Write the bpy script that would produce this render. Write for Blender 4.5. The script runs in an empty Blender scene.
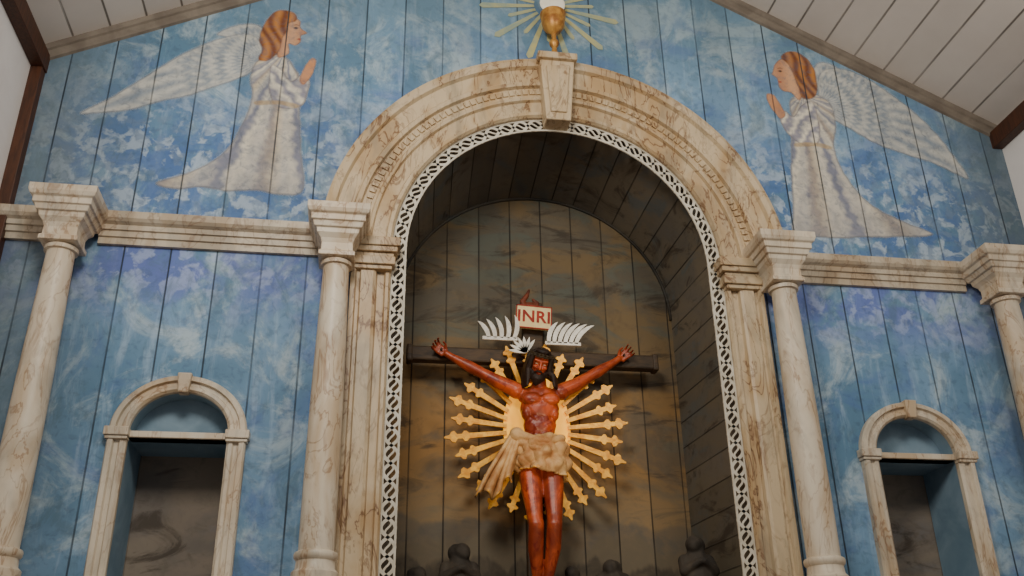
import bpy, bmesh, math, random
import numpy as np
from mathutils import Vector, Matrix
from mathutils import noise as NZN
random.seed(4)
PI=math.pi
SC=bpy.context.scene.collection
def lin(v):
    v=v/255.0
    return v/12.92 if v<=.04045 else ((v+.055)/1.055)**2.4
def c(r,g,b): return (lin(r),lin(g),lin(b),1.0)

# ------------------------------------------------------------------ materials
class M:
    def __init__(s,name,rough=.6,metal=0.0,spec=.4):
        s.m=bpy.data.materials.new(name); s.m.use_nodes=True; s.t=s.m.node_tree
        s.b=s.t.nodes['Principled BSDF']; s.b.inputs['Roughness'].default_value=rough
        s.b.inputs['Metallic'].default_value=metal
        s.b.inputs['Specular IOR Level'].default_value=spec
        s.tc=s.t.nodes.new('ShaderNodeTexCoord')
    def n(s,typ,props=None,ins=None):
        nd=s.t.nodes.new(typ)
        for k,v in (props or {}).items(): setattr(nd,k,v)
        for k,v in (ins or {}).items(): s.put(nd.inputs[k],v)
        return nd
    def put(s,sock,v):
        if isinstance(v,bpy.types.NodeSocket): s.t.links.new(v,sock)
        else: sock.default_value=v
    def mix(s,f,a,b,blend='MIX'):
        nd=s.n('ShaderNodeMix',{'data_type':'RGBA','blend_type':blend})
        s.put(nd.inputs[0],f); s.put(nd.inputs[6],a); s.put(nd.inputs[7],b); return nd.outputs[2]
    def ma(s,op,a,b=0.0,d=None):
        nd=s.n('ShaderNodeMath',{'operation':op}); s.put(nd.inputs[0],a); s.put(nd.inputs[1],b)
        if d is not None: s.put(nd.inputs[2],d)
        return nd.outputs[0]
    def mr(s,v,a,b,lo=0.0,hi=1.0):
        nd=s.n('ShaderNodeMapRange',{'interpolation_type':'SMOOTHSTEP'})
        for i,x in enumerate((v,a,b,lo,hi)): s.put(nd.inputs[i],x)
        return nd.outputs[0]
    def pos(s,scale=(1,1,1),rot=(0,0,0)):
        nd=s.n('ShaderNodeMapping'); s.t.links.new(s.tc.outputs['Object'],nd.inputs[0]); nd.inputs['Scale'].default_value=scale
        nd.inputs['Rotation'].default_value=rot
        return nd.outputs[0]
    def noise(s,scale,detail=4,rough=.55,dist=0.0,vec=None):
        nd=s.n('ShaderNodeTexNoise'); s.t.links.new(vec or s.tc.outputs['Object'],nd.inputs['Vector'])
        nd.inputs['Scale'].default_value=scale; nd.inputs['Detail'].default_value=detail
        nd.inputs['Roughness'].default_value=rough; nd.inputs['Distortion'].default_value=dist
        return nd.outputs['Fac']
    def xyz(s,v=None):
        nd=s.n('ShaderNodeSeparateXYZ'); s.t.links.new(v or s.tc.outputs['Object'],nd.inputs[0]); return nd.outputs
    def col(s,v): s.put(s.b.inputs['Base Color'],v)
    def bump(s,h,strength=.3,dist=.01):
        nd=s.n('ShaderNodeBump'); nd.inputs['Strength'].default_value=strength; nd.inputs['Distance'].default_value=dist
        s.put(nd.inputs['Height'],h); s.t.links.new(nd.outputs[0],s.b.inputs['Normal'])
    def planks(s,colour,w,seamcol,var=.12,half=.006,seamfac=.85):
        u=s.xyz(s.tc.outputs['UV'])[0]
        q=s.ma('DIVIDE',u,w); fr=s.ma('FRACT',q); a=s.ma('ABSOLUTE',s.ma('SUBTRACT',fr,.5))
        seam=s.mr(a,.5-half*1.6/w,.5-half*.5/w)
        idn=s.n('ShaderNodeTexWhiteNoise',{'noise_dimensions':'1D'}); s.put(idn.inputs['W'],s.ma('FLOOR',q))
        g=s.mr(idn.outputs['Value'],0,1,1-var,1+var*.6)
        cm=s.n('ShaderNodeCombineColor'); 
        for i in range(3): s.put(cm.inputs[i],g)
        cc=s.mix(1.0,colour,cm.outputs[0],'MULTIPLY')
        sn=s.noise(1.3,3)
        cc=s.mix(s.ma('MULTIPLY',seam,s.mr(sn,.35,.6,seamfac*.5,seamfac)),cc,seamcol)
        s.col(cc); s.bump(s.ma('SUBTRACT',1.0,seam),.5,.01)
        return s.m

def mk_marble(name,a,b,v,rough=.42,amt=.55,g=(150,140,124)):
    s=M(name,rough)
    vec=s.pos((1.0,1.0,.38),(0,math.radians(28),0))
    n1=s.noise(3.0,4,.55,1.0,vec); n2=s.noise(4.2,4,.55,2.2,vec); n4=s.noise(8,5,.6,1.6,vec); n5=s.noise(2.2,5,.6,1.4,s.pos((1,1,.5),(0,math.radians(-35),0)))
    base=s.mix(s.mr(n1,.4,.66),a,b)
    base=s.mix(s.mr(n5,.48,.66,0,.55),base,c(*g))
    vein=s.mr(s.ma('ABSOLUTE',s.ma('SUBTRACT',n2,.5)),0.0,.03,1,0)
    base=s.mix(s.ma('MULTIPLY',vein,s.mr(n1,.35,.6,.15,amt)),base,v)
    base=s.mix(s.mr(n4,.56,.72,0,.5),base,v)
    s.col(base); s.bump(n4,.08,.01); return s.m
MARB=mk_marble('marbled_cream_paint',c(216,204,184),c(196,174,144),c(142,104,72),amt=.65,g=(158,150,136))
MARB2=mk_marble('marbled_arch_paint',c(202,182,150),c(180,150,110),c(112,78,50),amt=.9,g=(142,130,110))
MARBC=mk_marble('marbled_cornice_paint',c(200,188,168),c(178,158,132),c(122,94,74),g=(148,140,126))

def mk_sky():
    s=M('painted_sky_planks',.7)
    P=s.xyz(); x,z=P[0],P[2]; ax=s.ma('ABSOLUTE',x)
    n1=s.noise(.9,5); base=s.mix(s.mr(n1,.35,.65),c(88,126,156),c(120,156,190))
    n2=s.noise(1.8,9,.70,.8); base=s.mix(s.mr(n2,.48,.63,0,.8),base,c(180,198,208))
    st=s.noise(1.6,6,.65,.4,s.pos((6,1,.9))); base=s.mix(s.mr(st,.50,.70,0,.45),base,c(176,200,224))
    n3=s.noise(1.7,6,.6,.6,s.pos((1,1,1.4))); base=s.mix(s.mr(n3,.50,.66,0,.6),base,c(78,108,168))
    up=s.ma('MULTIPLY',s.mr(z,4.8,4.95),s.mr(z,5.35,6.3,1,0))
    lo=s.ma('MULTIPLY',s.mr(z,4.75,4.68),s.mr(z,4.0,4.5))
    sp=s.noise(6.5,4,.6,.4); sp2=s.noise(3.2,5,.6,.6); sp3=s.noise(10,3,.5,.4)
    base=s.mix(s.ma('MULTIPLY',up,s.mr(sp2,.38,.56,0,.8)),base,c(76,110,168))
    base=s.mix(s.ma('MULTIPLY',up,s.mr(sp,.49,.58,0,.8)),base,c(174,192,210))
    base=s.mix(s.ma('MULTIPLY',up,s.mr(sp3,.53,.61,0,.6)),base,c(112,134,164))
    base=s.mix(s.ma('MULTIPLY',lo,s.mr(sp2,.38,.56,0,.75)),base,c(98,112,186))
    base=s.mix(s.ma('MULTIPLY',lo,s.mr(sp,.50,.59,0,.6)),base,c(168,184,218))
    br=s.noise(18,4,.6,.5); base=s.mix(s.mr(br,.48,.7,0,.35),base,c(60,82,108))
    br2=s.noise(5,7,.7,.8,s.pos((1,1,.6))); base=s.mix(s.mr(br2,.52,.66,0,.5),base,c(84,112,130))
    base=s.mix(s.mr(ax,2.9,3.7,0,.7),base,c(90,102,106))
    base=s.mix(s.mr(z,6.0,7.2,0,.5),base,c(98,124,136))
    return s.planks(base,.30,c(34,46,58),.12,.005,.95)
SKY=mk_sky()
def mk_storm(name,a,b,cc,d,w,hills=False,sf=.9):
    s=M(name,.75)
    P=s.xyz(); z=P[2]
    n1=s.noise(1.3,6,.6,.8,s.pos((1,1,2.0))); base=s.mix(s.mr(n1,.40,.60),a,b)
    n2=s.noise(2.2,6,.62,1.2,s.pos((.7,1,1.6))); base=s.mix(s.mr(n2,.5,.64,0,.8),base,cc)
    base=s.mix(s.ma('MULTIPLY',s.mr(z,4.7,3.6),s.mr(n1,.36,.58,.2,.9)),base,d)
    n3=s.noise(2.4,6,.65,1.2,s.pos((.6,1,2.0))); base=s.mix(s.mr(n3,.52,.66,0,.75),base,c(60,50,40))
    n4=s.noise(9,5,.65,.5); base=s.mix(s.mr(n4,.5,.7,0,.25),base,c(66,58,48))
    if hills:
        base=s.mix(s.ma('MULTIPLY',s.mr(z,3.5,3.1),.45),base,c(140,126,100))
        for h,sc,cl in ((3.06,2.0,c(100,94,84)),(2.90,2.9,c(112,100,80)),(2.76,4.2,c(70,62,52))):
            r=s.noise(sc,4,.5,0,s.pos((1,1,.05))); lvl=s.ma('SUBTRACT',s.ma('ADD',h,s.ma('MULTIPLY',s.ma('SUBTRACT',r,.5),.55)),z)
            base=s.mix(s.ma('MULTIPLY',s.mr(lvl,-.02,.03),s.mr(n4,.3,.65,.9,.5)),base,cl)
    return s.planks(base,w,c(24,20,16),.14,.005,sf)
STORM=mk_storm('stormy_painted_planks',c(98,90,76),c(120,100,70),c(92,96,86),c(156,118,68),.26,True)
VAULT=mk_storm('vault_painted_planks',c(104,98,88),c(114,104,88),c(92,98,98),c(104,96,80),.2)
NBACK=mk_storm('niche_back_paint',c(106,98,92),c(122,110,98),c(104,104,108),c(130,118,104),.6,False,.2)
def mk_simple(name,a,b,scale=4,rough=.6,metal=0,bump=.1,vec=None,spec=.4):
    s=M(name,rough,metal,spec); n=s.noise(scale,5,.6,.5,s.pos(vec) if vec else None)
    s.col(s.mix(s.mr(n,.3,.7),a,b)); s.bump(n,bump,.01); return s.m
NSIDE=mk_simple('niche_blue_paint',c(104,132,152),c(134,158,176),3)
PLASTER=mk_simple('white_plaster',c(234,230,228),c(224,218,216),2)
BROWN=mk_simple('dark_brown_wood',c(84,48,28),c(58,34,22),6,.5,vec=(8,8,1))
TRIMG=mk_simple('grey_trim_wood',c(132,122,110),c(108,98,88),5)
FLOORM=mk_simple('floor_wood',c(110,76,50),c(86,58,38),3,.4,vec=(6,1,1))
PODM=mk_simple('podium_paint',c(176,160,138),c(150,132,110),3)
LATT=mk_simple('white_fretwork_paint',c(216,210,196),c(190,182,164),9,.5)
s=M('ceiling_planks',.6); CEIL=s.planks(s.mix(s.noise(2,5),c(222,214,206),c(200,190,182)),.27,c(96,88,80),.06,.007,.9)
GOLD=mk_simple('gilded_wood',c(250,190,72),c(212,140,38),20,.35,.25,.2)
GOLDP=mk_simple('chalice_gilding',c(212,158,78),c(146,92,40),12,.4,.3,.2)
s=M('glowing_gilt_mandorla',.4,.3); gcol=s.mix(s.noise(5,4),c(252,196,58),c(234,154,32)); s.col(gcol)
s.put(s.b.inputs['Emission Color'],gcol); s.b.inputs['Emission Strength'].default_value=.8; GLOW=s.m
SILV=mk_simple('silvered_metal',c(232,228,218),c(204,198,186),14,.35,.2,.1)
WOODX=mk_simple('cross_wood',c(80,60,38),c(50,38,26),9,.6,vec=(1,1,4))
FINM=mk_simple('finial_brown_red',c(130,62,36),c(84,40,26),9,.6)
CLOTH=mk_simple('loincloth_paint',c(216,180,126),c(168,116,68),8,.6,0,.4)
HAIR=mk_simple('dark_hair',c(46,28,18),c(26,16,12),30,.6,0,.6)
THORN=mk_simple('thorn_wood',c(70,54,30),c(40,30,18),20,.7)
ROCK=mk_simple('dark_carved_wood',c(74,66,56),c(46,42,38),6,.8,0,.5)
SIGN=mk_simple('sign_cream',c(248,228,170),c(236,206,146),8)
REDP=mk_simple('red_paint',c(176,48,26),c(140,34,20),12)
WHITEP=mk_simple('host_white',c(246,240,226),c(232,222,200),6)
s=M('polychrome_skin',.38,0,.5)
n1=s.noise(5,5,.6,.6); n2=s.noise(10,5,.65,1.5)
sk=s.mix(s.mr(n1,.38,.62),c(196,84,38),c(134,50,24)); sk=s.mix(s.mr(n2,.53,.65,0,.8),sk,c(112,20,10)); s.col(sk); SKIN=s.m
EYEM=mk_simple('eye_paint',c(200,186,160),c(170,150,120)); 
s=M('mural_figure_paint',.7)
at=s.n('ShaderNodeAttribute',{'attribute_name':'paint'})
br=s.noise(14,5,.65,1.0); br2=s.noise(30,4,.6,.5); br3=s.noise(4,5,.6,.8)
cc=s.mix(s.mr(br,.4,.7,0,.3),at.outputs['Color'],c(112,130,152)); cc=s.mix(s.mr(br2,.5,.7,0,.2),cc,c(96,88,90))
s.planks(cc,.30,c(50,58,66),.06,.005,.9)
s.put(s.b.inputs['Alpha'],s.ma('MULTIPLY',at.outputs['Alpha'],s.ma('MULTIPLY',s.mr(br,.5,.75,1,.72),s.mr(br3,.42,.66,1,.8))))
MURAL=s.m

# ------------------------------------------------------------------ helpers
def empty(name,loc):
    e=bpy.data.objects.new(name,None); e.location=loc; e.empty_display_size=.2; SC.objects.link(e); return e
def mobj(name,vs,fs,mat,par=None,smooth=False,uv=None):
    me=bpy.data.meshes.new(name); me.from_pydata([tuple(v) for v in vs],[],[tuple(f) for f in fs]); me.update()
    if uv is not None:
        l=me.uv_layers.new(name='UVMap')
        for lp in me.loops: l.data[lp.index].uv=uv(me.vertices[lp.vertex_index].co,lp.vertex_index)
    me.materials.append(mat)
    if smooth:
        for p in me.polygons: p.use_smooth=True
    o=bpy.data.objects.new(name,me); SC.objects.link(o)
    if par: parent(o,par)
    return o
def parent(o,par):
    o.parent=par; o.matrix_parent_inverse=Matrix.Translation(par.location).inverted()
def normals(o):
    bm=bmesh.new(); bm.from_mesh(o.data); bmesh.ops.remove_doubles(bm,verts=bm.verts,dist=1e-5); bmesh.ops.recalc_face_normals(bm,faces=bm.faces); bm.to_mesh(o.data); bm.free()
def bevel(o,w=.006,seg=2):
    m=o.modifiers.new('b','BEVEL'); m.width=w; m.segments=seg; m.limit_method='ANGLE'
BF=[(0,1,2,3),(7,6,5,4),(0,4,5,1),(1,5,6,2),(2,6,7,3),(3,7,4,0)]
def bverts(x0,x1,y0,y1,z0,z1): return [(x0,y0,z0),(x1,y0,z0),(x1,y1,z0),(x0,y1,z0),(x0,y0,z1),(x1,y0,z1),(x1,y1,z1),(x0,y1,z1)]
def box(name,x0,x1,y0,y1,z0,z1,mat,par=None,bev=.004):
    o=mobj(name,bverts(x0,x1,y0,y1,z0,z1),BF,mat,par); normals(o)
    if bev: bevel(o,bev)
    return o
def grid(name,rows,mat,par=None,closed=False,smooth=True,caps=False,uv=None):
    n=len(rows[0]); vs=[p for r in rows for p in r]; fs=[]
    for i in range(len(rows)-1):
        for j in range(n if closed else n-1):
            a=i*n+j;b=i*n+(j+1)%n; fs.append((a,b,b+n,a+n))
    if caps: fs.append(tuple(range(n))[::-1]); fs.append(tuple(range((len(rows)-1)*n,len(rows)*n)))
    return mobj(name,vs,fs,mat,par,smooth,uv)
def lathe(name,prof,cx,cy,mat,par=None,seg=32,square=False,smooth=True):
    rows=[]
    for r,z in prof:
        row=[]
        if square:
            for a,b in ((-1,-1),(1,-1),(1,1),(-1,1)): row.append((cx+a*r,cy+b*r,z))
        else:
            for k in range(seg):
                t=2*PI*k/seg; row.append((cx+r*math.cos(t),cy+r*math.sin(t),z))
        rows.append(row)
    o=grid(name,rows,mat,par,True,smooth and not square,True); normals(o); 
    if smooth and not square:
        m=o.modifiers.new('es','EDGE_SPLIT'); m.split_angle=math.radians(40)
    return o
def extr_x(name,x0,x1,prof,mat,par=None):
    o=grid(name,[[(x0,y,z) for y,z in prof],[(x1,y,z) for y,z in prof]],mat,par,True,False,True); normals(o); return o
def extr_z(name,z0,z1,prof,mat,par=None):
    o=grid(name,[[(x,y,z0) for x,y in prof],[(x,y,z1) for x,y in prof]],mat,par,True,False,True); normals(o); return o
def arch_sweep(name,cx,cz,prof,mat,par=None,k=1.0,seg=72):
    rows=[]
    for i in range(seg+1):
        t=PI*i/seg
        rows.append([(cx+r*math.cos(t),y,cz+(r*k)*math.sin(t)) for r,y in prof])
    o=grid(name,rows,mat,par,True,True,True); normals(o)
    m=o.modifiers.new('es','EDGE_SPLIT'); m.split_angle=math.radians(25); return o
def ico(bm,cx,cy,cz,rx,ry,rz,sub=2,rot=None):
    mt=Matrix.Translation((cx,cy,cz)) @ (rot if rot else Matrix.Identity(4)) @ Matrix.Diagonal((rx,ry,rz,1))
    bmesh.ops.create_icosphere(bm,subdivisions=sub,radius=1,matrix=mt)
def chain(bm,pts):
    # pts: (x,y,z,r); spheres strung densely so a voxel remesh fuses them into one tapering limb
    for a,b in zip(pts[:-1],pts[1:]):
        A=Vector(a[:3]);B=Vector(b[:3]);L=(B-A).length;n=max(2,int(L/(min(a[3],b[3])*.35))+1)
        for i in range(n+1):
            t=i/n;p=A.lerp(B,t);r=a[3]*(1-t)+b[3]*t; ico(bm,p.x,p.y,p.z,r,r,r,1 if r<.02 else 2)
def fused(name,bm,mat,par,vox=.008,sm=6):
    me=bpy.data.meshes.new(name); bm.to_mesh(me); bm.free(); me.materials.append(mat)
    o=bpy.data.objects.new(name,me); SC.objects.link(o)
    if par: parent(o,par)
    r=o.modifiers.new('r','REMESH'); r.mode='VOXEL'; r.voxel_size=vox; r.use_smooth_shade=True
    if sm: q=o.modifiers.new('s','SMOOTH'); q.iterations=sm; q.factor=.5
    return o

# ------------------------------------------------------------------ room shell
ROOF=lambda x:8.17-.515*abs(x)
HW=3.80
def archpts(cx,cz,r,k,zb,n=48):
    return [(cx-r,zb)]+[(cx+r*math.cos(PI*(1-i/n)),cz+r*k*math.sin(PI*(1-i/n))) for i in range(n+1)]+[(cx+r,zb)]
ACZ=4.72; RR=1.205; RB=1.125; NC=2.457; NZ=3.363
cu=bpy.data.curves.new('w','CURVE'); cu.dimensions='2D'; cu.fill_mode='BOTH'
def spl(pts):
    sp=cu.splines.new('POLY'); sp.points.add(len(pts)-1)
    for p,q in zip(sp.points,pts): p.co=(q[0],q[1],0,1)
    sp.use_cyclic_u=True
spl([(-HW,0),(HW,0),(HW,ROOF(HW)),(0,ROOF(0)),(-HW,ROOF(HW))])
spl(archpts(0,ACZ,RR,1,2.38))
for sgn in (-1,1): spl(archpts(sgn*NC,NZ,.30,.9,2.42))
tmp=bpy.data.objects.new('tmp',cu); SC.objects.link(tmp); bpy.context.view_layer.update()
me=bpy.data.meshes.new_from_object(tmp.evaluated_get(bpy.context.evaluated_depsgraph_get()))
bpy.data.objects.remove(tmp)
WUV=lambda co,i:(co.x+20.07,co.z)
wall=mobj('wall_back',[(v.co.x,0,v.co.y) for v in me.vertices],[tuple(p.vertices) for p in me.polygons],SKY,uv=WUV)
YF=-9.5
for nm,sx in (('wall_left',-1),('wall_right',1)):
    box(nm,min(sx*HW,sx*(HW+.15)),max(sx*HW,sx*(HW+.15)),YF,0,0,ROOF(HW)+.02,PLASTER,bev=0)
for nm,sx in (('ceiling',-1),('ceiling',1)):
    vs=[];
    for x in (0,HW+.2):
        for y in (.02,YF):
            for dz in (0,.1): vs.append((sx*x,y,ROOF(x)+dz))
    o=mobj(nm,vs,[(0,2,6,4),(1,5,7,3),(0,4,5,1),(2,3,7,6),(0,1,3,2),(4,6,7,5)],CEIL,uv=lambda co,i:(abs(co.x)*1.12+10.03,co.y)); 
box('floor',-HW-.15,HW+.15,YF,1.2,-.1,0,FLOORM,bev=0)
for i,sx in enumerate((-1,1)):
    rows=[]
    for x in (0,HW):
        z=ROOF(x); rows.append([(sx*x,0,z),(sx*x,-.035,z),(sx*x,-.035,z-.05),(sx*x,-.02,z-.06),(sx*x,-.02,z-.13),(sx*x,0,z-.14)])
    o=grid('trim_%d'%(i+1),rows,TRIMG,None,True,False,True); normals(o)
box('wall_plate',-HW,-HW+.09,YF,-.0,6.00,6.15,BROWN); box('wall_plate',HW-.09,HW,YF,-.0,6.00,6.15,BROWN)
box('corner_post',-HW,-HW+.08,-.08,0,0,6.00,BROWN)
box('altar_podium',-HW+.1,HW-.02,-.40,-.002,0,2.40,PODM,bev=.01)

# ------------------------------------------------------------------ columns & cornices
CAPP=[(.098,4.50),(.118,4.505),(.118,4.535),(.104,4.545),(.102,4.60),(.112,4.63),(.135,4.66),(.140,4.69),(.155,4.695),(.165,4.73),(.178,4.735),(.178,4.775),(.195,4.785),(.205,4.81),(.205,4.855)]
def column(x):
    e=empty('marbled_column',(x,-.215,2.4)); y=-.215
    lathe('shaft',[(.104,2.60),(.105,3.0),(.101,3.6),(.092,4.1),(.085,4.42),(.085,4.46),(.102,4.465),(.104,4.49),(.09,4.50)],x,y,MARB,e)
    lathe('base_rings',[(.13,2.45),(.136,2.465),(.136,2.50),(.116,2.52),(.112,2.565),(.126,2.58),(.128,2.60),(.124,2.612),(.105,2.622)],x,y,MARB,e)
    o=box('pedestal',x-.145,x+.145,y-.145,y+.145,2.402,2.455,MARB,e,.008)
    o=lathe('capital',CAPP,x,y,MARB,e,square=True); bevel(o,.004)
for x in (-3.29,-1.564,1.564,3.29): column(x)
CORP=[(0,4.645),(-.03,4.645),(-.03,4.69),(-.045,4.695),(-.045,4.735),(-.06,4.74),(-.06,4.775),(-.085,4.79),(-.10,4.81),(-.10,4.86),(0,4.87)]
ti=3
for sx in (-1,1):
    for a,b in ((1.70,3.14),(3.44,HW-.0)):
        x0,x1=sorted((sx*a,sx*b)); extr_x('trim_%d'%ti,x0,x1,CORP,MARBC); ti+=1

# ------------------------------------------------------------------ main arch
A=empty('altar_arch',(0,0,ACZ))
AP=[(1.20,0),(1.20,-.055),(1.215,-.075),(1.24,-.075),(1.25,-.05),(1.34,-.055),(1.35,-.08),(1.37,-.085),(1.38,-.07),(1.46,-.07),(1.47,-.10),(1.50,-.105),(1.515,-.085),(1.62,-.095),(1.635,-.125),(1.67,-.14),(1.70,-.13),(1.70,0)]
arch_sweep('archivolt',0,ACZ,AP,MARB2,A,seg=96)
vs=[];fs=[]
for i in range(84):
    t=PI*(i+.5)/84
    b=len(vs)
    for y in (-.084,-.06):
        for r,dt in ((1.40,-.013),(1.445,-.013),(1.445,.013),(1.40,.013)):
            vs.append((r*math.cos(t+dt),y,ACZ+r*math.sin(t+dt)))
    fs+= [tuple(b+k for k in f) for f in BF]
o=mobj('dentil_ring',vs,fs,MARB2,A); normals(o)
for sx in (-1,1):
    PP=[(1.20,0),(1.20,-.05),(1.215,-.07),(1.235,-.07),(1.245,-.045),(1.29,-.045),(1.30,-.075),(1.32,-.085),(1.40,-.085),(1.41,-.065),(1.43,-.065),(1.44,-.095),(1.47,-.095),(1.47,0)]
    extr_z('jamb_pilaster',2.402,4.56,[(sx*a,b) for a,b in PP],MARB2,A)
    for a,b,z0,z1 in ((.0,.0,4.53,4.56),(.02,.02,4.56,4.62),(.01,.01,4.62,4.65),(.035,.035,4.65,4.69),(.05,.05,4.69,4.755)):
        x0,x1=sorted((sx*(1.195-a),sx*(1.475+a*.3))); box('impost_block',x0,x1,-.105-b,0,z0,z1,MARB2,A,.005)
vs=[(-.095,-.17,5.83),(.095,-.17,5.83),(.095,0,5.83),(-.095,0,5.83),(-.135,-.2,6.36),(.135,-.2,6.36),(.135,0,6.36),(-.135,0,6.36)]
o=mobj('keystone',vs,BF,MARB2,A); normals(o); bevel(o,.01)
vs=[(-.06,-.19,5.89),(.06,-.19,5.89),(.06,-.1,5.89),(-.06,-.1,5.89),(-.09,-.222,6.30),(.09,-.222,6.30),(.09,-.1,6.30),(-.09,-.1,6.30)]
o=mobj('keystone_panel',vs,BF,MARB2,A); normals(o); bevel(o,.008)
box('keystone_cap',-.155,.155,-.23,0,6.36,6.42,MARB2,A,.008)
SL=ACZ-2.402; LT=2*SL+PI*1.15
def LP(s_,o_):
    r=1.15+o_
    if s_<SL: return (-r,2.402+s_)
    if s_>SL+PI*1.15: return (r,ACZ-(s_-SL-PI*1.15))
    t=PI-(s_-SL)/1.15; return (r*math.cos(t),ACZ+r*math.sin(t))
vs=[];fs=[]
def ribbon(fn,w,n,y0,y1):
    base=len(vs)
    for i in range(n+1):
        s_=LT*i/n; 
        e=1e-3; p=Vector(LP(s_,fn(s_))); q=Vector(LP(min(s_+e,LT),fn(s_+e))) ; d=(q-p)
        if d.length<1e-7: d=Vector((0,-1))
        d.normalize(); nn=Vector((-d.y,d.x))*w/2
        for a,y in ((1,y0),(-1,y0),(-1,y1),(1,y1)): vs.append((p.x+nn.x*a,y,p.y+nn.y*a))
    for i in range(n):
        for k in range(4):
            a=base+i*4+k;b=base+i*4+(k+1)%4; fs.append((a,b,b+4,a+4))
WL=.115
ribbon(lambda q:.049,.018,300,-.030,-.018); ribbon(lambda q:-.046,.013,300,-.030,-.018)
for ph in (0,PI):
    ribbon(lambda q,ph=ph:.044*math.sin(PI*q/WL+ph),.021,1300,-.028,-.019)
ribbon(lambda q:.018*math.sin(2*PI*q/WL),.012,1000,-.027,-.020)
mobj('fretwork_lattice',vs,fs,LATT,A)
DEP=.95
def pathr(R,kz): 
    return [(-R,2.38)]+[(-R,z) for z in np.linspace(2.6,ACZ-.1,9)]+[(R*math.cos(PI-PI*i/48),ACZ+kz*R*math.sin(PI-PI*i/48)) for i in range(49)]+[(R,z) for z in np.linspace(ACZ-.1,2.6,9)]+[(R,2.38)]
path=pathr(RR,1); bpath=pathr(RB,.955)
al=[0.0]
for a,b in zip(path[:-1],path[1:]): al.append(al[-1]+math.hypot(a[0]-b[0],a[1]-b[1]))
n=len(path)
grid('wall_recess',[[(p[0],0,p[1]) for p in path],[(p[0],DEP,p[1]) for p in bpath]],VAULT,smooth=False,uv=lambda co,i:(al[i%n],co.y))
mobj('wall_recess_back',[(p[0],DEP,p[1]) for p in bpath],[tuple(range(n))],STORM,uv=lambda co,i:(co.x+9.05,co.z))
rows=[]
for i in range(49):
    t=PI*i/48
    rows.append([(RB*math.cos(t)*k,yy,ACZ+RB*.955*math.sin(t)*k) for k,yy in ((1.003,DEP),(1.006,DEP-.02),(.985,DEP-.02),(.985,DEP))])
o=grid('trim_7',rows,VAULT,None,True,True,True); normals(o)
box('altar_block',-RR,RR,.0,DEP,0,2.38,PODM,bev=0)

# ------------------------------------------------------------------ side niches
def niche(cx):
    e=empty('arched_niche',(cx,0,NZ))
    prof=[(.295,0),(.295,-.035),(.31,-.05),(.33,-.05),(.34,-.035),(.365,-.035),(.372,-.058),(.40,-.06),(.41,-.045),(.41,0)]
    arch_sweep('frame_arch',cx,NZ,prof,MARB,e,k=.9,seg=48)
    for sx in (-1,1):
        extr_z('frame_jamb',2.402,NZ,[(cx+sx*a,b) for a,b in prof],MARB,e)
        x0,x1=sorted((cx+sx*.285,cx+sx*.43)); box('impost_block',x0,x1,-.08,0,NZ-.035,NZ+.02,MARB,e,.006)
        x0,x1=sorted((cx+sx*.29,cx+sx*.42)); box('impost_neck',x0,x1,-.068,0,NZ-.055,NZ-.035,MARB,e,.004)
    vs=[(cx-.032,-.075,NZ+.25),(cx+.032,-.075,NZ+.25),(cx+.032,0,NZ+.25),(cx-.032,0,NZ+.25),(cx-.045,-.085,NZ+.378),(cx+.045,-.085,NZ+.378),(cx+.045,0,NZ+.378),(cx-.045,0,NZ+.378)]
    o=mobj('frame_keystone',vs,BF,MARB,e); normals(o); bevel(o,.01,3)
    box('transom',cx-.30,cx+.30,-.02,.10,NZ-.03,NZ+.01,MARB,e,.004)
    pts=[(cx+.30*math.cos(PI*i/32),NZ+.27*math.sin(PI*i/32)) for i in range(33)]
    mobj('tympanum_panel',[(p[0],.14,p[1]) for p in pts],[tuple(range(33))],NSIDE,e)
    grid('tympanum_reveal',[[(p[0],0,p[1]) for p in pts],[(p[0],.14,p[1]) for p in pts]],NSIDE,e)
    D2=.42; z0,z1=2.42,NZ-.03
    mobj('niche_back',[(cx-.30,D2,z0),(cx+.30,D2,z0),(cx+.30,D2,z1),(cx-.30,D2,z1)],[(0,1,2,3)],NBACK,e,uv=lambda co,i:(co.x-cx+9.3,co.z))
    for nm,sx in (('niche_side_l',-1),('niche_side_r',1)):
        mobj(nm,[(cx+sx*.30,0,z0),(cx+sx*.30,D2,z0),(cx+sx*.30,D2,z1),(cx+sx*.30,0,z1)],[(0,1,2,3)],NSIDE,e)
    mobj('niche_soffit',[(cx-.30,0,z1),(cx+.30,0,z1),(cx+.30,D2,z1),(cx-.30,D2,z1)],[(0,1,2,3)],NSIDE,e)
    mobj('niche_sill',[(cx-.30,0,z0),(cx+.30,0,z0),(cx+.30,D2,z0),(cx-.30,D2,z0)],[(0,1,2,3)],NSIDE,e)
for sx in (-1,1): niche(sx*NC)

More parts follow.
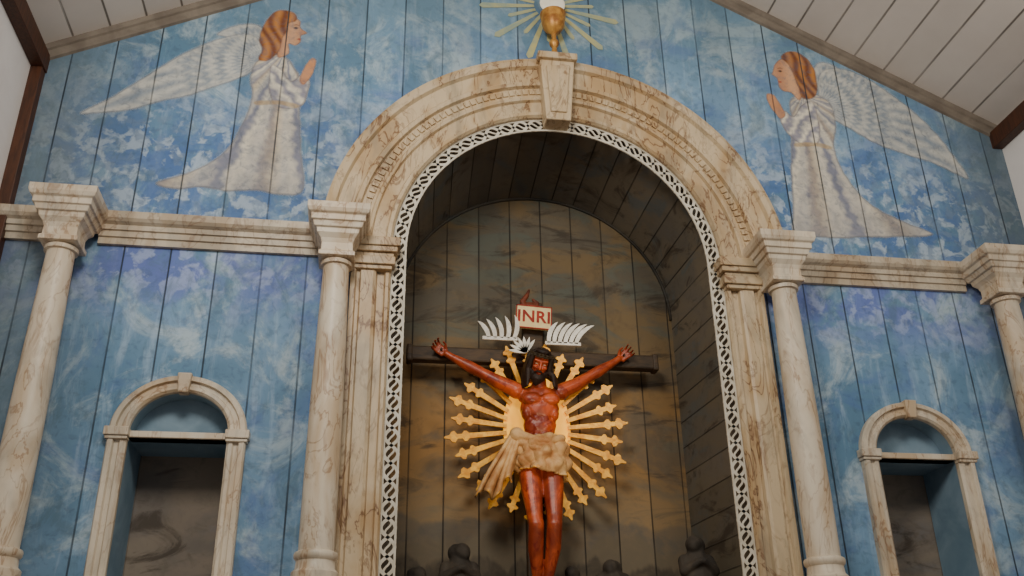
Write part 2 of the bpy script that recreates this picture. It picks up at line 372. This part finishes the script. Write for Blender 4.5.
# ------------------------------------------------------------------ painted angels (flat murals on the plank wall)
def smoothpoly(P,n=6):
    P=np.array(P,float); m=len(P); out=[]
    for i in range(m):
        p0,p1,p2,p3=P[i-1],P[i],P[(i+1)%m],P[(i+2)%m]
        for k in range(n):
            t=k/n; out.append(.5*((2*p1)+(-p0+p2)*t+(2*p0-5*p1+4*p2-p3)*t*t+(-p0+3*p1-3*p2+p3)*t**3))
    return np.array(out)
def sdf(P,X,Z):
    ins=np.zeros(X.shape,bool); d=np.full(X.shape,1e9)
    for a,b in zip(P,np.roll(P,-1,0)):
        ab=b-a; t=np.clip(((X-a[0])*ab[0]+(Z-a[1])*ab[1])/(ab@ab+1e-9),0,1)
        d=np.minimum(d,np.hypot(X-a[0]-t*ab[0],Z-a[1]-t*ab[1]))
        cnd=(a[1]>Z)!=(b[1]>Z)
        xi=a[0]+(Z-a[1])/(b[1]-a[1]+1e-12)*ab[0]; ins^=cnd&(X<xi)
    return np.where(ins,d,-d)
def C3(*v): return np.array([lin(k) for k in v])
def mural(name,bx,wing,wing2,hair,face,hands,sleeve,body,waist,pivot,shoulder,tip,eye,mouth,sg):
    x0,x1,z0,z1=24,222,28,222
    if sg<0: x0,x1=14,204
    st=.75
    gx=np.arange(x0,x1,st); gz=np.arange(z0,z1,st); X,Z=np.meshgrid(gx,gz)
    wob=.8*np.sin(X*.21+Z*.13)+.6*np.sin(X*.43-Z*.37+1)+.4*np.sin(Z*.9+X*.5)
    img=np.zeros(X.shape+(3,))+C3(190,200,208); al=np.zeros(X.shape)
    def put(poly,colr,edge=1.0,amax=1.0,outline=None,ow=1.0):
        d=sdf(smoothpoly(poly),X+wob*.25,Z+wob*.2); a=np.clip(d/edge+.5,0,1)*amax
        cc=colr if isinstance(colr,np.ndarray) and colr.ndim==3 else np.zeros(X.shape+(3,))+colr
        if outline is not None:
            o=np.clip(1-np.abs(d-ow*.5)/ow,0,1)[...,None]*.75; cc=cc*(1-o)+outline*o
        nonlocal img,al
        img=img*(1-a[...,None])+cc*a[...,None]; al=np.maximum(al,a)
    def lerp(a,b,t): t=np.clip(t,0,1)[...,None]; return a*(1-t)+b*t
    S=np.array(shoulder,float)
    for w,alp in ((wing2,.82),(wing,.88)):
        P=smoothpoly(w); d=sdf(P,X,Z)
        dx,dz=X-S[0],Z-S[1]; ang=np.arctan2(dz,dx*-sg); r=np.hypot(dx,dz)
        f1=.5+.5*np.sin(ang*44+r*.05); scal=.5+.5*np.sin(r*.5+np.abs(np.sin(ang*22))*2.5)
        near=np.clip(1-(r-45)/25,0,1)
        f=f1*(1-near)+scal*near
        col_=lerp(C3(144,156,168),C3(218,216,206),.12+.85*f**.8)
        col_=lerp(col_,C3(224,218,204),np.clip(1-np.abs(d-2)/3,0,1)*.6)
        ly=np.sin(r*.15+.5*np.sin(ang*44)); col_=lerp(col_,C3(116,136,158),np.clip((ly-.82)*5,0,1)*.5)
        put(w,col_,2.4,alp,C3(126,126,128),.8)
    px,pz=pivot; ang=np.arctan2(X-px,pz-Z)
    f=np.sin(ang*24+wob*.5)+.5*np.sin(ang*51+1.3+wob)
    robe=lerp(C3(130,132,150),C3(226,218,200),.55+.42*f); robe=lerp(robe,C3(196,172,134),np.clip(np.sin(ang*13+2)-.35,0,1)*.8)
    robe=lerp(robe,C3(146,148,156),np.clip((80-Z)/45,0,1)*.4)
    put(body,robe,2.0,.97,C3(110,104,108),1.0)
    fu=np.sin(X*.45*sg+Z*.35+wob*1.2); up=lerp(C3(146,144,158),C3(234,226,208),.52+.5*fu)
    put(sleeve,up,1.2,1,C3(120,106,104),1.0)
    wx,wz=waist; put([(wx-15,wz+2),(wx,wz+4),(wx+15,wz+2),(wx+14,wz-1.5),(wx,wz+.5),(wx-14,wz-1.5)],C3(186,156,104),1.0,.7)
    put(hands,C3(206,146,104),1.0,1,C3(120,76,50),.6)
    put(face,lerp(C3(222,172,132),C3(180,120,84),.4+.3*np.sin((X-face[0][0])*.3*-sg)),1.0,1,C3(118,72,50),.7)
    hs=np.sin((X*.8+Z*.25)*.9+2.2*np.sin(Z*.16+X*.05))
    hc=lerp(C3(116,62,28),C3(190,126,62),.5+.5*hs)
    put(hair,hc,1.4,1,C3(86,48,28),.7)
    ex,ez=eye
    put([(ex-1.8,ez),(ex,ez+1.1),(ex+1.8,ez),(ex,ez-.9)],C3(50,34,28),.8)
    put([(ex-2.4,ez+2.4),(ex,ez+3.6),(ex+2.4,ez+2.6),(ex,ez+2.8)],C3(96,56,36),.8)
    mx,mz=mouth; put([(mx-1.8,mz),(mx,mz+.9),(mx+1.6,mz+.2),(mx,mz-.8)],C3(160,60,50),.8)
    keep=al>.01
    idx=-np.ones(X.shape,int)
    use=np.zeros(X.shape,bool); q=keep[:-1,:-1]|keep[1:,:-1]|keep[:-1,1:]|keep[1:,1:]
    use[:-1,:-1]|=q;use[1:,:-1]|=q;use[:-1,1:]|=q;use[1:,1:]|=q
    idx[use]=np.arange(use.sum())
    V=np.stack([bx+X[use]/100,np.full(use.sum(),-.004),4.7+Z[use]/100],1)
    ii,jj=np.where(q); F=np.stack([idx[ii,jj],idx[ii,jj+1],idx[ii+1,jj+1],idx[ii+1,jj]],1)
    o=mobj(name,V.tolist(),F.tolist(),MURAL,uv=WUV)
    ca=o.data.color_attributes.new('paint','FLOAT_COLOR','POINT')
    rgba=np.concatenate([img[use],al[use][:,None]],1).astype(np.float32); ca.data.foreach_set('color',rgba.ravel())
mural('painted_angel_mural',-3.9,
 [(170,154),(166,172),(158,181),(146,180),(128,171),(108,156),(86,134),(66,114),(47,98),(62,100),(80,104),(99,113),(118,120),(136,130),(150,138)],
 [(168,168),(170,182),(163,190),(152,191),(140,186),(132,178),(146,176),(158,170)],
 [(163,178),(166,194),(172,205),(181,208),(189,204),(189,198),(184,195),(183,187),(180,180),(179,168),(172,158),(164,158),(166,168)],
 [(182,197),(187,201),(192,198),(193,192),(198,187),(194,184),(194,178),(190,174),(185,175),(186,166),(178,162),(178,180)],
 [(196,142),(197,150),(200,158),(204,164),(207,161),(206,152),(203,144),(199,138)],
 [(174,154),(183,150),(190,141),(197,147),(203,142),(203,132),(200,120),(190,115),(180,118),(174,132)],
 [(163,156),(172,164),(183,163),(192,152),(197,140),(198,117),(202,81),(206,47),(190,42),(173,44),(152,42),(135,44),(120,41),(106,45),(128,56),(147,72),(157,94),(163,123),(160,142)],
 (181,118),(184,168),(168,156),(47,98),(189.5,191),(193,180.5),1)
mural('painted_angel_mural',1.5,
 [(74,158),(74,176),(80,194),(97,200),(120,192),(147,171),(170,144),(184,118),(192,99),(180,103),(165,110),(146,116),(120,124),(97,138),(80,148)],
 [(72,176),(72,192),(78,203),(90,204),(98,196),(90,186),(80,176)],
 [(46,206),(54,213),(64,212),(72,203),(75,190),(73,172),(66,165),(59,166),(57,178),(54,190),(52,198)],
 [(37,190),(40,198),(46,204),(52,202),(56,192),(57,178),(60,170),(56,163),(50,170),(43,171),(40,175),(40,183),(35.5,187)],
 [(29,167),(28,160),(32,150),(37,143),(42,147),(40,154),(35,165)],
 [(68,162),(57,158),(48,146),(42,151),(37,146),(38,135),(45,124),(56,118),(66,122),(70,138)],
 [(47,160),(55,168),(65,172),(77,168),(84,160),(84,140),(79,117),(84,93),(100,68),(126,54),(148,44),(122,40),(94,38),(60,35),(33,38),(35,56),(37,79),(42,117),(46,140)],
 (61,118),(60,168),(74,158),(192,99),(43.5,191),(42,180),-1)

# ------------------------------------------------------------------ chalice with host
E=empty('chalice_and_host',(0,-.1,6.42))
z=6.422
lathe('chalice',[(r_,z+h_*1.05) for r_,h_ in [(.085,0),(.085,.015),(.06,.04),(.025,.07),(.018,.12),(.036,.145),(.04,.165),(.032,.185),(.018,.20),(.022,.25),(.06,.28),(.085,.32),(.094,.37),(.105,.44),(.098,.44),(.084,.37),(.065,.33),(.01,.30)]],0,-.115,GOLDP,E)
bm=bmesh.new(); ico(bm,0,-.115,z+.575,.105,.015,.105,3); me=bpy.data.meshes.new('host'); bm.to_mesh(me); bm.free(); me.materials.append(WHITEP)
for p in me.polygons: p.use_smooth=True
o=bpy.data.objects.new('host',me); SC.objects.link(o); parent(o,E)
RAYP=mk_simple('painted_ray_yellow',c(186,178,122),c(136,154,142),5); 
vs=[];fs=[]
for i in range(22):
    t=2*PI*i/22+.1; L=.56 if i%2 else .36; b=len(vs); cz=z+.65
    for r,dt in ((.13,-.10),(L,-.05),(L*1.05,0),(L,.05),(.13,.10)): vs.append((r*math.cos(t+dt),-.004,cz+r*math.sin(t+dt)))
    fs.append(tuple(range(b,b+5)))
mobj('painted_rays',vs,fs,RAYP,E)

# ------------------------------------------------------------------ crucifix
X0=-.07
C=empty('crucifix',(X0,.7,2.38))
box('cross_upright',X0-.085,X0+.075,.72,.80,2.382,4.72,WOODX,C,.012)
box('cross_beam',X0-.95,X0+.95,.70,.79,4.195,4.31,WOODX,C,.014)
for sx in (-1,1):
    box('beam_cap',X0+sx*.95-.022,X0+sx*.95+.022,.69,.80,4.185,4.32,WOODX,C,.012)
box('footrest',X0-.12,X0+.12,.56,.72,2.40,2.47,WOODX,C,.01)
ZR=3.67
pts=[(X0+.25*math.cos(2*PI*i/64),ZR+.02+.41*math.sin(2*PI*i/64)) for i in range(64)]
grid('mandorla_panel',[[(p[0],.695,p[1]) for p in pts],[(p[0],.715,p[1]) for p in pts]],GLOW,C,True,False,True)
vs=[];fs=[]
NR=28
for i in range(NR):
    t=2*PI*(i+.5)/NR; r0=1/math.hypot(math.cos(t)/.23,math.sin(t)/.37); L=(.69 if i%2==0 else .64)-r0
    out=[(0,.015),(.50,.019),(.60,.020),(.64,.038),(.68,.038),(.71,.018),(.79,.017),(.83,.044),(.88,.038),(.91,.016),(1,.005)]
    loop=[(a,w) for a,w in out]+[(a,-w) for a,w in reversed(out)]
    b=len(vs);m=len(loop)
    for y in (.672,.690):
        for a,w in loop:
            rr=r0+a*L; vs.append((X0+rr*math.cos(t)-w*math.sin(t),y,ZR+rr*math.sin(t)+w*math.cos(t)))
    fs.append(tuple(range(b,b+m))); fs.append(tuple(range(b+m,b+2*m))[::-1])
    for k in range(m): fs.append((b+k,b+(k+1)%m,b+m+(k+1)%m,b+m+k))
o=mobj('gilded_rays',vs,fs,GOLD,C); normals(o)
def place(o,loc,ry): 
    o.matrix_parent_inverse=Matrix.Translation(C.location).inverted(); o.location=loc; o.rotation_euler=(0,ry,0)
TL=(X0-.01,.66,4.56)
o=box('title_board',-.14,.14,-.012,.012,-.095,.095,SIGN,C,.004); place(o,TL,math.radians(3))
for a,b,c0,d0 in ((-.14,.14,.087,.095),(-.14,.14,-.095,-.087),(-.14,-.132,-.095,.095),(.132,.14,-.095,.095)):
    o=box('title_border',a,b,-.017,-.008,c0,d0,REDP,C,0); place(o,TL,math.radians(3))
tx=bpy.data.curves.new('inri','FONT'); tx.body='INRI'; tx.size=.135; tx.align_x='CENTER'; tx.align_y='CENTER'; tx.extrude=.002; tx.offset=.0025; tx.space_character=1.05; tx.materials.append(REDP)
o=bpy.data.objects.new('title_letters',tx); SC.objects.link(o); parent(o,C); o.location=(TL[0],.645,TL[2]); o.rotation_euler=(PI/2,math.radians(3),0)
bm=bmesh.new()
chain(bm,[(X0-.07,.72,4.66,.03),(X0-.085,.72,4.72,.022),(X0-.05,.72,4.77,.02),(X0-.03,.72,4.82,.012)]); chain(bm,[(X0+.02,.72,4.66,.03),(X0+.03,.72,4.71,.02),(X0+.0,.72,4.74,.014)]); ico(bm,X0-.03,.72,4.68,.06,.02,.04)
fused('finial',bm,FINM,C,.006,2)
def blade(vs,fs,bx,bz,ang,L,w,curve,y):
    b=len(vs);N=8;left=[];right=[];x=bx;z_=bz
    for i in range(N+1):
        t=i/N; a=ang+curve*t
        if i: x+=L/N*math.cos(a); z_+=L/N*math.sin(a)
        ww=w*max(0,1-t**2.5)*(.6+t*.7)
        left.append((x-ww*math.sin(a),z_+ww*math.cos(a))); right.append((x+ww*math.sin(a),z_-ww*math.cos(a)))
    loop=left+right[::-1][1:]; m=len(loop)
    for yy in (y,y+.012):
        for x_,zz in loop: vs.append((x_,yy,zz))
    fs.append(tuple(range(b,b+m))); fs.append(tuple(range(b+m,b+2*m))[::-1])
    for k in range(m): fs.append((b+k,b+(k+1)%m,b+m+(k+1)%m,b+m+k))
vs=[];fs=[]
for i in range(5): blade(vs,fs,X0-.17-.048*i,4.375,math.radians(58+9*i),.20-.010*i,.022,math.radians(52),.64)
for i in range(6): blade(vs,fs,X0+.10+.042*i,4.352,math.radians(98-4*i),.20+.006*i,.022,math.radians(-56),.64)
for i in range(7): blade(vs,fs,X0-.09,4.25,math.radians(55+20*i),.13,.017,0,.60)
o=mobj('silver_rays',vs,fs,SILV,C); normals(o)
box('silver_ray_bar',X0-.41,X0-.14,.64,.66,4.355,4.385,SILV,C,.004); box('silver_ray_bar',X0+.07,X0+.35,.64,.66,4.335,4.365,SILV,C,.004)
# ---- Christ figure: one fused body
bm=bmesh.new()
def EL(x,y,z_,a,b,d,sub=2): ico(bm,X0+x,y,z_,a,b,d,sub)
EL(0,.61,3.44,.145,.095,.12); EL(0,.60,3.56,.118,.08,.13); EL(0,.59,3.68,.125,.08,.12); EL(0,.585,3.80,.150,.095,.13); EL(0,.60,3.90,.165,.085,.085)
EL(-.065,.515,3.855,.075,.04,.05); EL(.07,.515,3.855,.075,.04,.05)
for k in range(3):
    for sx in (-1,1): EL(sx*.032,.53+.003*k,3.72-.065*k,.03,.02,.032)
for sx in (-1,1):
    EL(sx*.10,.56,3.76,.04,.05,.06); EL(sx*.165,.60,3.94,.062,.06,.062)
hl=(-.69,.655,4.235); hr=(.65,.655,4.25)
chain(bm,[(X0-.16,.60,3.945,.060),(X0-.30,.61,4.01,.052),(X0-.41,.625,4.075,.042),(X0-.50,.635,4.125,.045),(X0-.64,.65,4.205,.028),(X0-.68,.655,4.232,.026)])
chain(bm,[(X0+.16,.60,3.945,.060),(X0+.29,.61,4.01,.052),(X0+.39,.625,4.08,.042),(X0+.47,.635,4.13,.045),(X0+.60,.65,4.215,.028),(X0+.64,.655,4.245,.026)])
def hand(hx,hy,hz,sx):
    d=Vector((sx*.80,0,.60)).normalized(); u=Vector((-d.z*sx,0,abs(d.x)))
    P=lambda a,b,f:(X0+hx+d.x*a+u.x*b, hy+f, hz+d.z*a+u.z*b)
    for a in (.015,.038,.06):
        for b in (-.024,-.008,.008,.024):
            p=P(a,b,0); ico(bm,*p,.019,.016,.019,1)
    for b,L in ((-.030,.046),(-.011,.058),(.010,.062),(.030,.054)):
        p0=P(.065,b,0);p1=P(.065+L*.5,b*1.25,-.018);p2=P(.065+L*.75,b*1.35,-.045);p3=P(.065+L*.6,b*1.35,-.068)
        chain(bm,[p0+(.0105,),p1+(.0098,),p2+(.009,),p3+(.0078,)])
    p0=P(.012,.028,-.005);p1=P(.036,.050,-.025);p2=P(.058,.048,-.045)
    chain(bm,[p0+(.014,),p1+(.011,),p2+(.009,)])
hand(hl[0],hl[1],hl[2],-1); hand(hr[0],hr[1],hr[2],1)
chain(bm,[(X0-.08,.61,3.42,.085),(X0-.075,.57,3.22,.078),(X0-.065,.52,3.00,.056),(X0-.06,.505,2.95,.056),(X0-.06,.55,2.80,.056),(X0-.045,.60,2.62,.036),(X0-.03,.62,2.53,.032)])
chain(bm,[(X0+.08,.61,3.42,.085),(X0+.078,.57,3.22,.078),(X0+.07,.51,3.00,.056),(X0+.065,.495,2.95,.056),(X0+.06,.54,2.80,.056),(X0+.03,.58,2.62,.036),(X0+.01,.58,2.53,.032)])
for sx,yo in ((-1,.62),(1,.57)):
    fx=X0+sx*.02
    chain(bm,[(fx,yo,2.525,.034),(fx-.01*sx,yo-.06,2.50,.03),(fx-.015*sx,yo-.13,2.47,.026)])
    for k in range(5): chain(bm,[(fx-.028+.014*k,yo-.13,2.465,.011),(fx-.030+.015*k,yo-.175+.006*abs(k-1),2.455,.009)])
HXc,HYc,HZc=X0-.005,.50,4.115
chain(bm,[(X0,.60,3.95,.065),(X0,.565,4.02,.052),(HXc,.53,4.07,.05)])
R=Matrix.Rotation(math.radians(12),4,'Y')@Matrix.Rotation(math.radians(28),4,'X')
def HP(x,y,z_): 
    v=R@Vector((x,y,z_)); return (HXc+v.x,HYc+v.y,HZc+v.z)
def HE(x,y,z_,a,b,d,bmm=None): p=HP(x,y,z_); ico(bmm or bm,p[0],p[1],p[2],a,b,d,2,R)
HE(0,.01,.03,.074,.09,.085); HE(0,-.015,-.04,.056,.066,.07); HE(0,-.05,-.085,.03,.028,.025)
chain(bm,[HP(0,-.083,.02)+(.009,),HP(0,-.098,-.022)+(.014,)]); HE(-.012,-.085,-.026,.01,.01,.008); HE(.012,-.085,-.026,.01,.01,.008)
chain(bm,[HP(-.045,-.068,.035)+(.011,),HP(0,-.08,.03)+(.010,),HP(.045,-.068,.035)+(.011,)])
HE(-.036,-.066,-.012,.02,.016,.016); HE(.036,-.066,-.012,.02,.016,.016); HE(0,-.08,-.052,.022,.010,.007); HE(0,-.078,-.063,.018,.010,.006)
HE(-.075,.012,.0,.01,.02,.03); HE(.075,.012,.0,.01,.02,.03)
fused('christ_body',bm,SKIN,C,.0055,5)
bm=bmesh.new()
for sx in (-1,1): HE(sx*.030,-.067,.010,.012,.010,.004,bm)
me=bpy.data.meshes.new('eyes'); bm.to_mesh(me); bm.free(); me.materials.append(EYEM); o=bpy.data.objects.new('eyes',me); SC.objects.link(o); parent(o,C)
bm=bmesh.new()
HE(0,.035,.055,.085,.085,.075,bm); HE(0,.05,0,.085,.07,.09,bm); HE(0,-.015,.098,.06,.06,.03,bm)
for sx in (-1,1):
    for q in range(4):
        p=HP(sx*(.068+.004*q),-.03+.025*q,.055)
        chain(bm,[p+(.026,),HP(sx*(.078+.004*q),-.02+.022*q,-.04)+(.024,),(X0+sx*(.092+.008*q),.50+.02*q,4.03,.022),(X0+sx*(.10+.01*q),.50+.02*q,3.95,.013)])
fused('hair',bm,HAIR,C,.006,2)
bm=bmesh.new()
for k in range(-4,5):
    a=k/4; 
    chain(bm,[HP(a*.060,-.035-.035*(1-a*a),-.045-.02*(1-a*a))+(.015,),HP(a*.048,-.045-.035*(1-a*a),-.095)+(.015,),HP(a*.022,-.065,-.145+.02*abs(a))+(.010,)])
chain(bm,[HP(-.03,-.082,-.052)+(.006,),HP(-.014,-.094,-.041)+(.008,),HP(.014,-.094,-.041)+(.008,),HP(.03,-.082,-.052)+(.006,)])
fused('beard',bm,HAIR,C,.005,1)
bm=bmesh.new()
for j in range(3):
    pts=[]
    for i in range(33):
        t=2*PI*i/32; pts.append(HP(.088*math.cos(t),.008+.098*math.sin(t),.072+.012*math.sin(7*t+j*2.1))+(.007,))
    chain(bm,pts)
for i in range(22):
    t=2*PI*i/22; r=1.28; a=HP(.088*math.cos(t),.008+.098*math.sin(t),.072); b_=HP(.088*r*math.cos(t),.008+.098*r*math.sin(t),.072+random.uniform(-.02,.035)); chain(bm,[a+(.006,),b_+(.003,)])
fused('crown_of_thorns',bm,THORN,C,.004,0)
for hx,hz in ((hl[0]-.03,hl[2]+.022),(hr[0]+.03,hr[2]+.022)):
    bm=bmesh.new(); bmesh.ops.create_cone(bm,cap_ends=True,segments=10,radius1=.012,radius2=.008,depth=.10,matrix=Matrix.Translation((X0+hx,.665,hz))@Matrix.Rotation(PI/2,4,'X'))
    me=bpy.data.meshes.new('nail'); bm.to_mesh(me); bm.free(); me.materials.append(THORN); o=bpy.data.objects.new('nail',me); SC.objects.link(o); parent(o,C)
rows=[]
for i in range(25):
    t=i/24; row=[]
    for k in range(96):
        a=2*PI*k/96; fold=.014*math.sin(9*a+6*t)+.008*math.sin(17*a-9*t)+.014*math.sin(5*PI*t+math.cos(a)*4)
        rx=.150+.035*math.sin(PI*min(1,t*.9))+fold; ry=.118+.03*math.sin(PI*min(1,t*.9))+fold
        z_=3.575-(.27+.03*math.cos(a-.6))*t+.02*math.cos(a)*(1-t)
        row.append((X0+rx*math.cos(a),.585+ry*math.sin(a)*.92,z_))
    rows.append(row)
o=grid('loincloth',rows,CLOTH,C,True); m=o.modifiers.new('s','SOLIDIFY'); m.thickness=.014
hem=[[(X0+(p[0]-X0)*1.05,.585+(p[1]-.585)*1.06,p[2]) for p in r] for r in rows[22:25]]
o=grid('loincloth_gold_hem',hem,GOLD,C,True); m=o.modifiers.new('s','SOLIDIFY'); m.thickness=.006
bm=bmesh.new()
chain(bm,[(X0-.17,.50,3.58,.035),(X0-.08,.47,3.545,.028),(X0+.03,.465,3.53,.026),(X0+.14,.50,3.56,.03)])
chain(bm,[(X0-.17,.51,3.53,.028),(X0-.06,.455,3.475,.024),(X0+.06,.46,3.465,.022),(X0+.16,.51,3.51,.026)])
ico(bm,X0-.185,.50,3.58,.055,.05,.055); fused('loincloth_sash',bm,CLOTH,C,.007,2)
rows=[]
for i in range(31):
    t=i/30; row=[]
    w=.06+.20*t
    for k in range(41):
        q=k/40-.5
        x=X0-.19-.155*t+q*w-.02*t*math.sin(3*t); y=.50+.035*math.sin(q*24+t*3)*(.3+t)+.01
        z_=3.60-.43*t-.05*math.cos(q*9)*t+.12*q*t; row.append((x,y,z_))
    rows.append(row)
o=grid('hanging_drapery',rows,CLOTH,C); m=o.modifiers.new('s','SOLIDIFY'); m.thickness=.012
hem=[[(p[0],p[1]-.010,p[2]) for p in r] for r in rows[29:31]]
o=grid('drapery_gold_hem',hem,GOLD,C); m=o.modifiers.new('s','SOLIDIFY'); m.thickness=.005

# ------------------------------------------------------------------ small hooded mourner statues standing on the ledge
def mourner(x,y,top,w,face):
    bm=bmesh.new(); h=top-2.38
    chain(bm,[(x,y,2.38+w*.95,w*.92),(x,y,2.38+h*.55,w*.75),(x,y,2.38+h*.72,w*.5),(x,y-.01,2.38+h*.86,w*.36)])
    for sx in (-1,1): chain(bm,[(x+sx*w*.6,y,2.38+h*.66,w*.32),(x+sx*w*.75,y-w*.35,2.38+h*.5,w*.26),(x+sx*w*.1,y-w*.85,2.38+h*.62,w*.17)])
    ico(bm,x+face*w*.1,y-w*.12,top-w*.42,w*.42,w*.46,w*.46); ico(bm,x+face*w*.18,y-w*.36,top-w*.5,w*.28,w*.26,w*.34); ico(bm,x-face*w*.1,y+w*.1,top-w*.40,w*.46,w*.42,w*.44)
    for v in bm.verts: v.co.z=max(v.co.z,2.384)
    fused('hooded_mourner_statue',bm,ROCK,None,.008,3)
mourner(-.63,.76,2.86,.15,1); mourner(-.92,.76,2.70,.13,1); mourner(.17,.80,2.72,.11,-1); mourner(.45,.76,2.76,.14,-1); mourner(.94,.38,2.86,.14,-1)

# ------------------------------------------------------------------ camera
F,YAW,PIT,ROL=959.2174,.1611,.4434,-.0172
fw=Vector((math.sin(YAW)*math.cos(PIT),math.cos(YAW)*math.cos(PIT),math.sin(PIT)))
r=Vector((math.cos(YAW),-math.sin(YAW),0)); u=r.cross(fw)
r2=r*math.cos(ROL)+u*math.sin(ROL); u2=-r*math.sin(ROL)+u*math.cos(ROL)
cam=bpy.data.cameras.new('camera'); cam.lens=F/1024*36; cam.sensor_width=36; cam.clip_end=100
co=bpy.data.objects.new('camera',cam); SC.objects.link(co)
co.matrix_world=Matrix(((r2.x,u2.x,-fw.x,-1.3273),(r2.y,u2.y,-fw.y,-6.0),(r2.z,u2.z,-fw.z,1.6),(0,0,0,1)))
bpy.context.scene.camera=co
# ------------------------------------------------------------------ light
w=bpy.data.worlds.new('World'); bpy.context.scene.world=w; w.use_nodes=True
w.node_tree.nodes['Background'].inputs[0].default_value=(.88,.94,1,1); w.node_tree.nodes['Background'].inputs[1].default_value=.34
def area(name,loc,tgt,size,power,col):
    l=bpy.data.lights.new(name,'AREA'); l.energy=power; l.size=size; l.color=col
    o=bpy.data.objects.new(name,l); SC.objects.link(o); o.location=loc
    o.rotation_euler=(Vector(tgt)-Vector(loc)).to_track_quat('-Z','Y').to_euler(); return o
area('nave_light',(-1.9,-4.4,6.0),(0,0,4.3),1.2,150,(1,.94,.83))
area('nave_light',(1.8,-4.4,6.0),(.6,0,4.3),1.0,58,(1,.93,.80))
l=bpy.data.lights.new('crucifix_lamp','SPOT'); l.energy=185; l.color=(1,.74,.44); l.spot_size=math.radians(26); l.spot_blend=.9; l.shadow_soft_size=.1
o=bpy.data.objects.new('crucifix_lamp',l); SC.objects.link(o); o.location=(.3,-2.8,2.2); o.rotation_euler=(Vector((-.07,.6,3.70))-o.location).to_track_quat('-Z','Y').to_euler()
